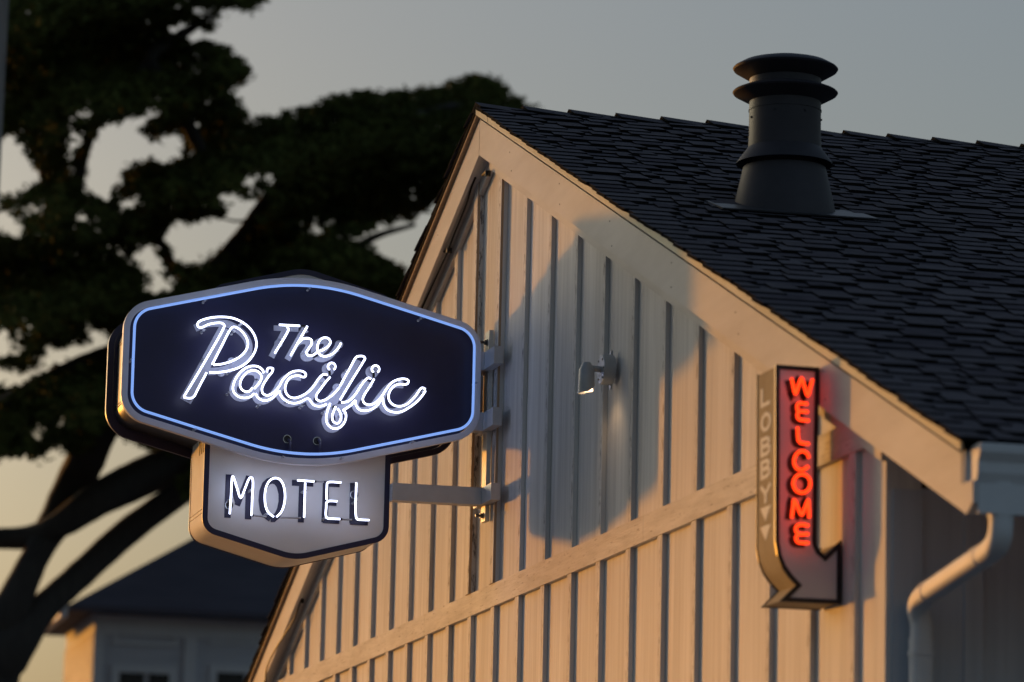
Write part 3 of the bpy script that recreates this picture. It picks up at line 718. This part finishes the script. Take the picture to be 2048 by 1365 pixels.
w.lathe(prof+[(.044, .150), (.040, .150), (.038, .11), (.001, .11)], O, AX, seg)
# slanted hood: pull the wall side of the lower rim upwards
vv = []
for i, p in enumerate(w.v):
    p = np.array(p); h = (p-O)@AX
    if h > .12:
        side = (p-O-AX*h)@np.array([0, 1.0, 0])/.044
        p = p-AX*.035*max(0, side)+AX*.006*max(0, -side)
    vv.append(tuple(p))
w.v = vv
hd = put(w.build('lamp_head', M['lampmetal'], smooth=40), lamp)
w = MB(); w.lathe([(.001, .128), (.034, .128), (.035, .140), (.001, .146)], O, AX, 24); put(w.build('bulb', M['bulb'], smooth=50), lamp)
sp = bpy.data.lights.new('spot', 'SPOT'); sp.energy = .4; sp.color = (1.0, .62, .30); sp.spot_size = R_(125); sp.spot_blend = .7; sp.shadow_soft_size = .03
spo = bpy.data.objects.new('spot_light', sp); COL.objects.link(spo); spo.parent = lamp
spo.location = Vector(O+AX*.152)-Vector((LX, 0, LZ)); spo.rotation_euler = Vector((0.02, -.42, 1.0)).to_track_quat('Z', 'Y').to_euler()

# ------------------------------------------------------------------ cable under the left rake
cab_pts = [(951,356),(944,372),(935,402),(922,436),(908,470),(898,497),(870,560),(800,715),(720,905),(650,1085),(603,1198),(590,1235),(566,1275),(546,1308),(533,1340),(531,1364),(528,1400)]
w = MB(); P = [onY(x, y, -.045 if y < 1199 else -.045-.06*min(1, (y-1198)/90)) for x, y in cab_pts]; w.tube(smooth_line(P, 5), .0065, 8)
clp = None
cable = w.build('cable', M['cable'], smooth=60); cable['label'] = 'thin black cable hanging along the left eave'; cable['category'] = 'cable'
for x, y in ((975,343),(898,497),(603,1198),(531,1350)):
    p = onY(x, y, -.045); w = MB(); w.tube([(p[0]-.07, -.058, p[2]-.01), (p[0]-.01, -.05, p[2]+.0), (p[0]+.03, -.04, p[2]-.03)], .009, 6); w.lathe([(.018, 0), (.018, .03)], (p[0]+.01, -.045, p[2]-.03), (0, 0, 1), 10)
    o = w.build('cable_clip', M['cable'], smooth=40); o.parent = cable

nail = None
fas = [c for c in house.children if c.name.startswith('fascia_board')]
for i, (x, dz) in enumerate(((7.1, .07), (7.15, .17), (8.3, .05), (8.32, .16), (9.4, .06), (9.45, .18), (10.6, .05), (10.6, .17), (11.7, .07), (11.75, .16), (13.0, .06), (13.05, .17), (5.2, .08), (4.1, .13), (2.9, .07), (1.7, .15))):
    f_ = fas[0] if x > XA else fas[1]
    if nail is None:
        w = MB(); w.lathe([(.0036, 0), (.0036, .002)], (0, 0, 0), (0, -1, 0), 8); o = w.build('nail_head', M['hole']); nail = o.data
    else:
        o = bpy.data.objects.new('nail_head', nail); COL.objects.link(o)
    o.parent = f_; o.location = (x, -.0845, zf(x, 2.78)-dz)

# ------------------------------------------------------------------ house far behind
XH = -35.0
def q(px, py, X=XH): return onX(px, py, X)
yc, ze = 3.05, 3.96
far = thing('background_house', 'blurred grey house with dark hipped roof behind the tree', 'house', (XH, 7, GZ))
yr2 = 15.0; xb = XH-3.6; ov = .5
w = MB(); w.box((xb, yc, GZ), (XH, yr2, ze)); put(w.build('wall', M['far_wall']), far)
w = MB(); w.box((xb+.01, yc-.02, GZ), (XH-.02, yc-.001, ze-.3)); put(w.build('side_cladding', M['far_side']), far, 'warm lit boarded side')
A = q(640, 940, XH-1.8); ap = (XH-1.8, A[1], A[2]); ap2 = (XH-1.8, yr2-(A[1]-yc), A[2])
w = MB()
E = [(XH+ov, yc-ov, ze), (XH+ov, yr2+ov, ze), (xb-ov, yr2+ov, ze), (xb-ov, yc-ov, ze)]
E2 = [(x, y, z+.05) for x, y, z in E]
w.add(E+E2+[ap, ap2], [(0, 1, 5, 4), (1, 2, 6, 5), (2, 3, 7, 6), (3, 0, 4, 7), (4, 5, 9, 8), (5, 6, 9), (6, 7, 8, 9), (7, 4, 8), (0, 3, 2, 1)])
put(w.build('roof', M['far_roof']), far)
w = MB(); w.box((XH+ov, yc-ov, ze-.02), (XH+ov+.08, yr2+ov, ze+.06)); put(w.build('gutter', M['far_roof']), far)
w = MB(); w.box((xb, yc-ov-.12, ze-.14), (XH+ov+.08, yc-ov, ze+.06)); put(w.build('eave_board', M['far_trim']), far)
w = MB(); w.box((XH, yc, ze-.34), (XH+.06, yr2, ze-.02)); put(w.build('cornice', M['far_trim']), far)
for a, b in ((225, 355), (420, 560)):
    ya, yb = q(a, 1290)[1], q(b, 1290)[1]
    zt2, zb2 = q(a, 1258)[2], q(a, 1290)[2]
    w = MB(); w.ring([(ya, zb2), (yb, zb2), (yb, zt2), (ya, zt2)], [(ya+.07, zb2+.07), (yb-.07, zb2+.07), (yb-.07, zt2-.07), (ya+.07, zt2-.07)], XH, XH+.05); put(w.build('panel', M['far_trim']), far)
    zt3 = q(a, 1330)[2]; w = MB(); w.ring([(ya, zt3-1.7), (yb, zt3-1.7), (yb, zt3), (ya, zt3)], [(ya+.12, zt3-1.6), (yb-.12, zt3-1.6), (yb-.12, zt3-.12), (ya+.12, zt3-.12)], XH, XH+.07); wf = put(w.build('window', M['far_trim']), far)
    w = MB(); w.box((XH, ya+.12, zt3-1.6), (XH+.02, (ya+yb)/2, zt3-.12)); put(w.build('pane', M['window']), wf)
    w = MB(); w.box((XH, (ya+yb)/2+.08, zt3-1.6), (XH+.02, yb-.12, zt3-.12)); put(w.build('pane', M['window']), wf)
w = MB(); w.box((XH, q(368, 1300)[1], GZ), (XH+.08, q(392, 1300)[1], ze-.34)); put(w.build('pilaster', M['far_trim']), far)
for yy in (0.0,):
    w = MB(); w.box((XH, yc-.01, GZ), (XH+.08, yc+.16, ze-.34)); put(w.build('corner_board', M['far_trim']), far)

# ------------------------------------------------------------------ utility pole at the far left
X9 = -16.0
t, b = onX(4, -260, X9), onX(-46, 700, X9)
d = (t-b)/np.linalg.norm(t-b); base = b-d*((b[2]-GZ)/d[2])
pole = MB(); pole.tube([base, b, t, t+d*1.5], [.19, .165, .15, .145], 14); po = pole.build('utility_pole', M['pole'], smooth=40)
po['label'] = 'grey wooden pole leaning at the left edge of the view'; po['category'] = 'pole'

# ------------------------------------------------------------------ the big cypress
XTREE = -29.0
tree = thing('cypress_tree', 'huge dark spreading cypress with bare limbs behind the signs', 'tree', (XTREE, onX(-60, 1365, XTREE)[1], GZ))
PXM = FPX/ (np.linalg.norm(onX(500, 500, XTREE)-CAM))
def limb(pts, name='limb', dx=0.0):
    P = []; Rr = []
    for i, (x, y, wd_) in enumerate(pts):
        X = XTREE+dx*math.sin(i*1.3)
        P.append(onX(x, y, X)); Rr.append(wd_*.46/PXM)
    A_ = smooth_line([np.append(p, r) for p, r in zip(P, Rr)], 5)
    w = MB(); vs_ = []
    w.tube([a[:3] for a in A_], [max(.01, a[3]*random.uniform(.97, 1.03)) for a in A_], 10)
    return put(w.build(name, M['bark'], smooth=60), tree)
z0 = onX(-150, 1365, XTREE)
w = MB(); w.tube([(XTREE, z0[1]-1.2, GZ-.2), (XTREE, z0[1]-.9, GZ+1.2), (XTREE+.1, z0[1]-.2, GZ+3.0), onX(-60, 1365, XTREE), onX(-10, 1250, XTREE)], [1.1, .85, .75, .7, .5], 14)
put(w.build('trunk', M['bark'], smooth=60), tree)
limb([(-60,1365,150),(10,1300,120),(78,1225,68),(160,1150,62),(250,1068,62),(330,1008,58),(400,960,50),(470,900,40)], dx=.3)
limb([(-40,1330,110),(20,1220,80),(68,1120,62),(112,1040,72),(152,960,84),(186,890,80),(218,820,74),(245,750,60),(270,660,46),(300,590,36)], dx=.4)
limb([(-80,1085,46),(-10,1078,46),(60,1075,52),(120,1050,58),(190,1003,74),(270,962,84),(350,925,80),(430,880,56),(520,800,40)], dx=-.3)
limb([(-60,900,120),(0,850,105),(80,795,88),(160,745,72),(235,705,52),(330,650,36)], dx=.3)
limb([(100,560,60),(118,490,44),(138,430,36),(150,390,30),(163,330,25),(178,280,23),(195,245,24),(220,215,26),(260,170,22),(300,120,18)], dx=-.3)
limb([(400,610,24),(372,565,22),(345,525,15),(318,487,11),(300,480,8)])
limb([(318,487,10),(335,455,7),(350,430,6)])
limb([(300,700,70),(360,620,56),(430,545,52),(500,470,60),(555,400,66),(640,330,56),(720,280,40),(820,240,28),(920,210,18)], dx=.5)
limb([(560,410,18),(530,428,8),(478,443,6),(430,432,5),(405,424,4)])
limb([(545,470,40),(640,520,44),(700,500,26),(760,470,16),(830,450,10)], dx=.4)
limb([(123,865,9),(135,895,12),(165,912,16)])
limb([(400,300,30),(350,200,34),(300,120,30),(380,60,20),(440,20,10)], dx=.4)
limb([(120,500,40),(90,350,26),(60,200,22),(120,100,18)], dx=-.4)

def inside(poly, x, y):
    n = len(poly); c = np.zeros(len(x), bool); j = n-1
    for i in range(n):
        xi, yi = poly[i]; xj, yj = poly[j]
        m_ = ((yi > y) != (yj > y)) & (x < (xj-xi)*(y-yi)/(yj-yi+1e-9)+xi); c ^= m_; j = i
    return c
OUT = [
 [(-80,-80),(545,-80),(525,0),(518,12),(490,20),(460,8),(437,6),(445,35),(430,52),(410,66),(392,62),(375,45),(360,40),(340,52),(325,58),(340,72),(372,80),(402,86),(440,92),(460,102),(480,120),(508,143),(492,160),(470,170),(458,190),(475,205),(487,225),(500,237),(522,240),(562,230),(622,215),(652,198),(700,190),(735,186),(762,193),(820,182),(880,177),(910,165),(940,151),(975,155),(1005,175),(1028,197),(1060,215),(1120,290),(1100,420),(900,440),(865,412),(850,428),(830,443),(800,438),(770,455),(735,463),(697,478),(705,490),(740,495),(780,515),(810,545),(828,570),(830,660),(700,720),(520,700),(300,700),(240,690),(220,662),(196,655),(174,664),(168,690),(172,705),(150,722),(119,736),(95,748),(62,770),(30,782),(-80,785)],
 [(-80,770),(60,765),(150,740),(215,715),(260,745),(250,830),(232,845),(205,850),(188,880),(160,905),(130,900),(112,880),(100,900),(80,924),(50,905),(24,908),(-10,925),(-80,930)],
 [(235,700),(420,760),(430,900),(400,985),(378,1000),(360,985),(352,930),(318,905),(300,898),(272,878),(245,868),(238,840)],
]
HOLES = [
 [(154,381),(164,328),(176,287),(193,258),(211,236),(224,228),(226,246),(242,242),(252,221),(267,234),(283,242),(291,262),(310,283),(320,273),(353,262),(373,267),(377,287),(371,308),(357,326),(328,324),(287,328),(262,338),(238,357),(230,369),(228,402),(217,414),(201,404),(180,390)],
 [(-80,273),(8,273),(37,267),(53,295),(64,328),(82,336),(96,357),(90,367),(57,369),(45,390),(20,394),(0,406),(-80,410)],
 [(123,283),(152,275),(158,254),(170,246),(164,287),(139,349),(127,328),(133,304)],
 [(-80,418),(29,418),(37,443),(53,460),(49,472),(39,486),(16,476),(-80,468)],
 [(320,472),(328,451),(357,435),(386,447),(410,447),(398,429),(447,437),(484,443),(502,445),(492,464),(464,492),(435,513),(402,529),(369,537),(349,513),(328,492)],
 [(271,492),(295,490),(314,492),(328,517),(342,541),(318,559),(354,545),(354,579),(328,585),(306,600),(297,569),(285,548),(283,529),(262,517)],
 [(425,393),(436,388),(451,381),(492,392),(544,392),(551,405),(533,426),(508,438),(477,440),(441,433),(446,410)],
 [(477,359),(492,346),(513,354),(515,379),(497,387),(482,377)],
 [(523,354),(533,341),(556,343),(559,364),(549,377),(528,369)],
 [(690,479),(728,464),(769,451),(800,436),(815,446),(836,418),(856,410),(880,420),(900,470),(841,508),(815,544),(790,533),(759,513),(728,492)],
 [(-80,659),(16,655),(28,669),(36,683),(24,718),(-80,714)],
 [(40,637),(59,631),(71,651),(63,679),(47,683),(51,659)],
 [(-80,726),(24,730),(47,740),(67,734),(87,698),(119,692),(154,675),(170,691),(174,704),(150,722),(119,734),(95,746),(59,770),(32,780),(-80,780)],
 [(107,797),(129,787),(131,801),(119,817)],
]
for cx, cy, r in ((620,326,11),(587,351,11),(418,203,9),(303,226,13),(172,226,13),(390,259,10),(390,240,7),(623,459,10),(638,464,9),(662,446,9),(251,408,12),(275,402,9),(826,395,11),(150,235,9),(92,303,8),(141,262,7),(60,420,11),(82,415,8),(95,402,9),(155,430,9),(170,440,9),(190,440,8),(150,455,8),(210,495,8),(240,500,10),(250,515,8),(72,470,8),(198,700,9),(205,720,9),(265,690,12),(180,655,9),(280,650,8),(75,817,9),(75,840,9),(75,868,14),(125,845,11),(160,870,9),(340,920,7),(365,935,15),(280,965,9),(290,955,9),(384,1010,8),(395,140,8),(400,60,7),(410,30,6),(385,25,9),(360,15,7),(400,20,8),(335,60,7),(510,410,6),(470,490,8),(480,620,8)):
    r *= 1.3
    HOLES.append([(cx+r*math.cos(a), cy+r*math.sin(a)*1.05) for a in [i*math.pi/5 for i in range(10)]])
def crown(outs, seedn, n_pts, name):
    rg = np.random.default_rng(seedn)
    X0 = min(p[0] for o in outs for p in o); X1 = max(p[0] for o in outs for p in o); Y0 = min(p[1] for o in outs for p in o); Y1 = max(p[1] for o in outs for p in o)
    x = rg.uniform(X0, X1, n_pts); y = rg.uniform(Y0, Y1, n_pts)
    k = np.zeros(n_pts, bool)
    for o in outs: k |= inside(o, x, y)
    h = np.zeros(n_pts, bool)
    for o in HOLES: h |= inside(o, x, y)
    x, y = x[k & ~h], y[k & ~h]
    # ragged sprays at the fringe: whole little clumps drop out near every edge
    edge = np.zeros(len(x))
    for dx, dy in ((26, 0), (-26, 0), (0, 22), (0, -22), (18, 16), (-18, 16), (18, -16), (-18, -16)):
        kk = np.zeros(len(x), bool); hh = np.zeros(len(x), bool)
        for o in outs: kk |= inside(o, x+dx, y+dy)
        for o in HOLES: hh |= inside(o, x+dx, y+dy)
        edge += ~(kk & ~hh)
    gx = x+7*np.sin(y*.09); gy = y+6*np.sin(x*.08)
    cell = (np.floor(gx/15).astype(np.int64)*73856093) ^ (np.floor(gy/11).astype(np.int64)*19349663)
    rnd = (np.abs(cell*2654435761) % 1000)/1000
    kp = rnd > np.clip(edge, 0, 5)*.068
    x, y = x[kp], y[kp]
    # depth: flat pads layered through the crown
    pad = np.sin(x*.013+1.3*np.sin(y*.021))+np.sin(y*.031+x*.006)
    dep = rg.normal(0, 1.0, len(x))*.9+pad*1.1
    V = []; F = []
    v = (_r2[None]*((x-W0/2)/FPX)[:, None]-_u2[None]*((y-H0/2)/FPX)[:, None]+_f[None])
    C = CAM[None]+v*((XTREE+dep-CAM[0])/v[:, 0])[:, None]
    n = len(C); K = 8
    ctr = np.repeat(C, K, 0)+rg.normal(0, 1, (n*K, 3))*np.array([.06, .05, .035])
    a = rg.normal(0, 1, (n*K, 3)); a[:, 2] *= .55; a /= np.linalg.norm(a, axis=1)[:, None]
    b = np.cross(a, rg.normal(0, 1, (n*K, 3))); b /= np.linalg.norm(b, axis=1)[:, None]
    ln = rg.uniform(.05, .11, n*K)[:, None]; wdt = rg.uniform(.018, .036, n*K)[:, None]
    tri = np.stack([ctr-a*ln*.5+b*wdt, ctr-a*ln*.5-b*wdt, ctr+a*ln], 1).reshape(-1, 3)
    me = bpy.data.meshes.new(name); nt_ = n*K
    me.vertices.add(nt_*3); me.vertices.foreach_set('co', tri.astype(np.float32).ravel())
    me.loops.add(nt_*3); me.loops.foreach_set('vertex_index', np.arange(nt_*3, dtype=np.int32))
    me.polygons.add(nt_); me.polygons.foreach_set('loop_start', np.arange(0, nt_*3, 3, dtype=np.int32)); me.polygons.foreach_set('loop_total', np.full(nt_, 3, np.int32))
    me.materials.append(M['leaf']); me.update(); me.validate()
    o = bpy.data.objects.new(name, me); COL.objects.link(o)
    return put(o, tree)
crown([OUT[0]], 3, 52000, 'crown')
crown([OUT[1]], 4, 5200, 'crown')
crown([OUT[2]], 5, 4200, 'crown')

# ------------------------------------------------------------------ unseen sparse tree, added to dim the low sun on the upper gable
D_ = 40.0
sx, sy = 4.0-sun_dir.x*-D_, -sun_dir.y*-D_
sx, sy = 4.0+sun_dir.x*D_, sun_dir.y*D_
st = thing('added_shade_tree', 'tall thin crowned unseen tree added to shade the upper gable', 'tree', (sx, sy, GZ))
w = MB(); w.tube([(sx, sy, GZ-.2), (sx+.1, sy, GZ+2.5), (sx-.1, sy+.1, GZ+5.0), (sx, sy, GZ+8)], [.32, .26, .2, .1], 10)
# the trunk stands where its thin shadow misses the gable
perp = np.array([-sun_dir.y, sun_dir.x, 0.0]); perp /= np.linalg.norm(perp)
off = perp*-7.5
w.v = [tuple(np.array(v)+off) for v in w.v]
put(w.build('trunk', M['bark'], smooth=60), st)
for k in range(5):
    w = MB(); b0 = np.array([sx, sy, GZ+4.6+k*.5])+off
    e0 = np.array([sx, sy, GZ+7.2+k*.6])+perp*(-4+k*2.6)
    w.tube(smooth_line([b0, b0*.5+e0*.5+np.array([0, 0, .5]), e0], 5), [.10-.07*i/10 for i in range(11)], 7); put(w.build('limb', M['bark'], smooth=60), st)
rg = np.random.default_rng(21)
n = 13000
t_ = rg.uniform(-8, 8, n); zz = rg.uniform(0, 1, n)
hgt = 4.9+zz*5.0
keep = rg.uniform(0, 1, n) < np.clip((hgt-4.9)/1.6, 0, 1)
t_, hgt = t_[keep], hgt[keep]; n = len(t_)
C = np.array([sx, sy, GZ])[None]+perp[None]*t_[:, None]+np.stack([rg.normal(0, 1.6, n), rg.normal(0, 1.6, n), hgt], 1)
K = 6
ctr = np.repeat(C, K, 0)+rg.normal(0, .12, (n*K, 3))
a = rg.normal(0, 1, (n*K, 3)); a /= np.linalg.norm(a, axis=1)[:, None]; b = np.cross(a, rg.normal(0, 1, (n*K, 3))); b /= np.linalg.norm(b, axis=1)[:, None]
ln = rg.uniform(.03, .06, n*K)[:, None]
tri = np.stack([ctr-a*ln*.5+b*ln*.35, ctr-a*ln*.5-b*ln*.35, ctr+a*ln], 1).reshape(-1, 3)
me = bpy.data.meshes.new('crown'); me.from_pydata(tri.tolist(), [], np.arange(len(tri)).reshape(-1, 3).tolist()); me.materials.append(M['leaf'])
o = bpy.data.objects.new('crown', me); COL.objects.link(o); put(o, st)
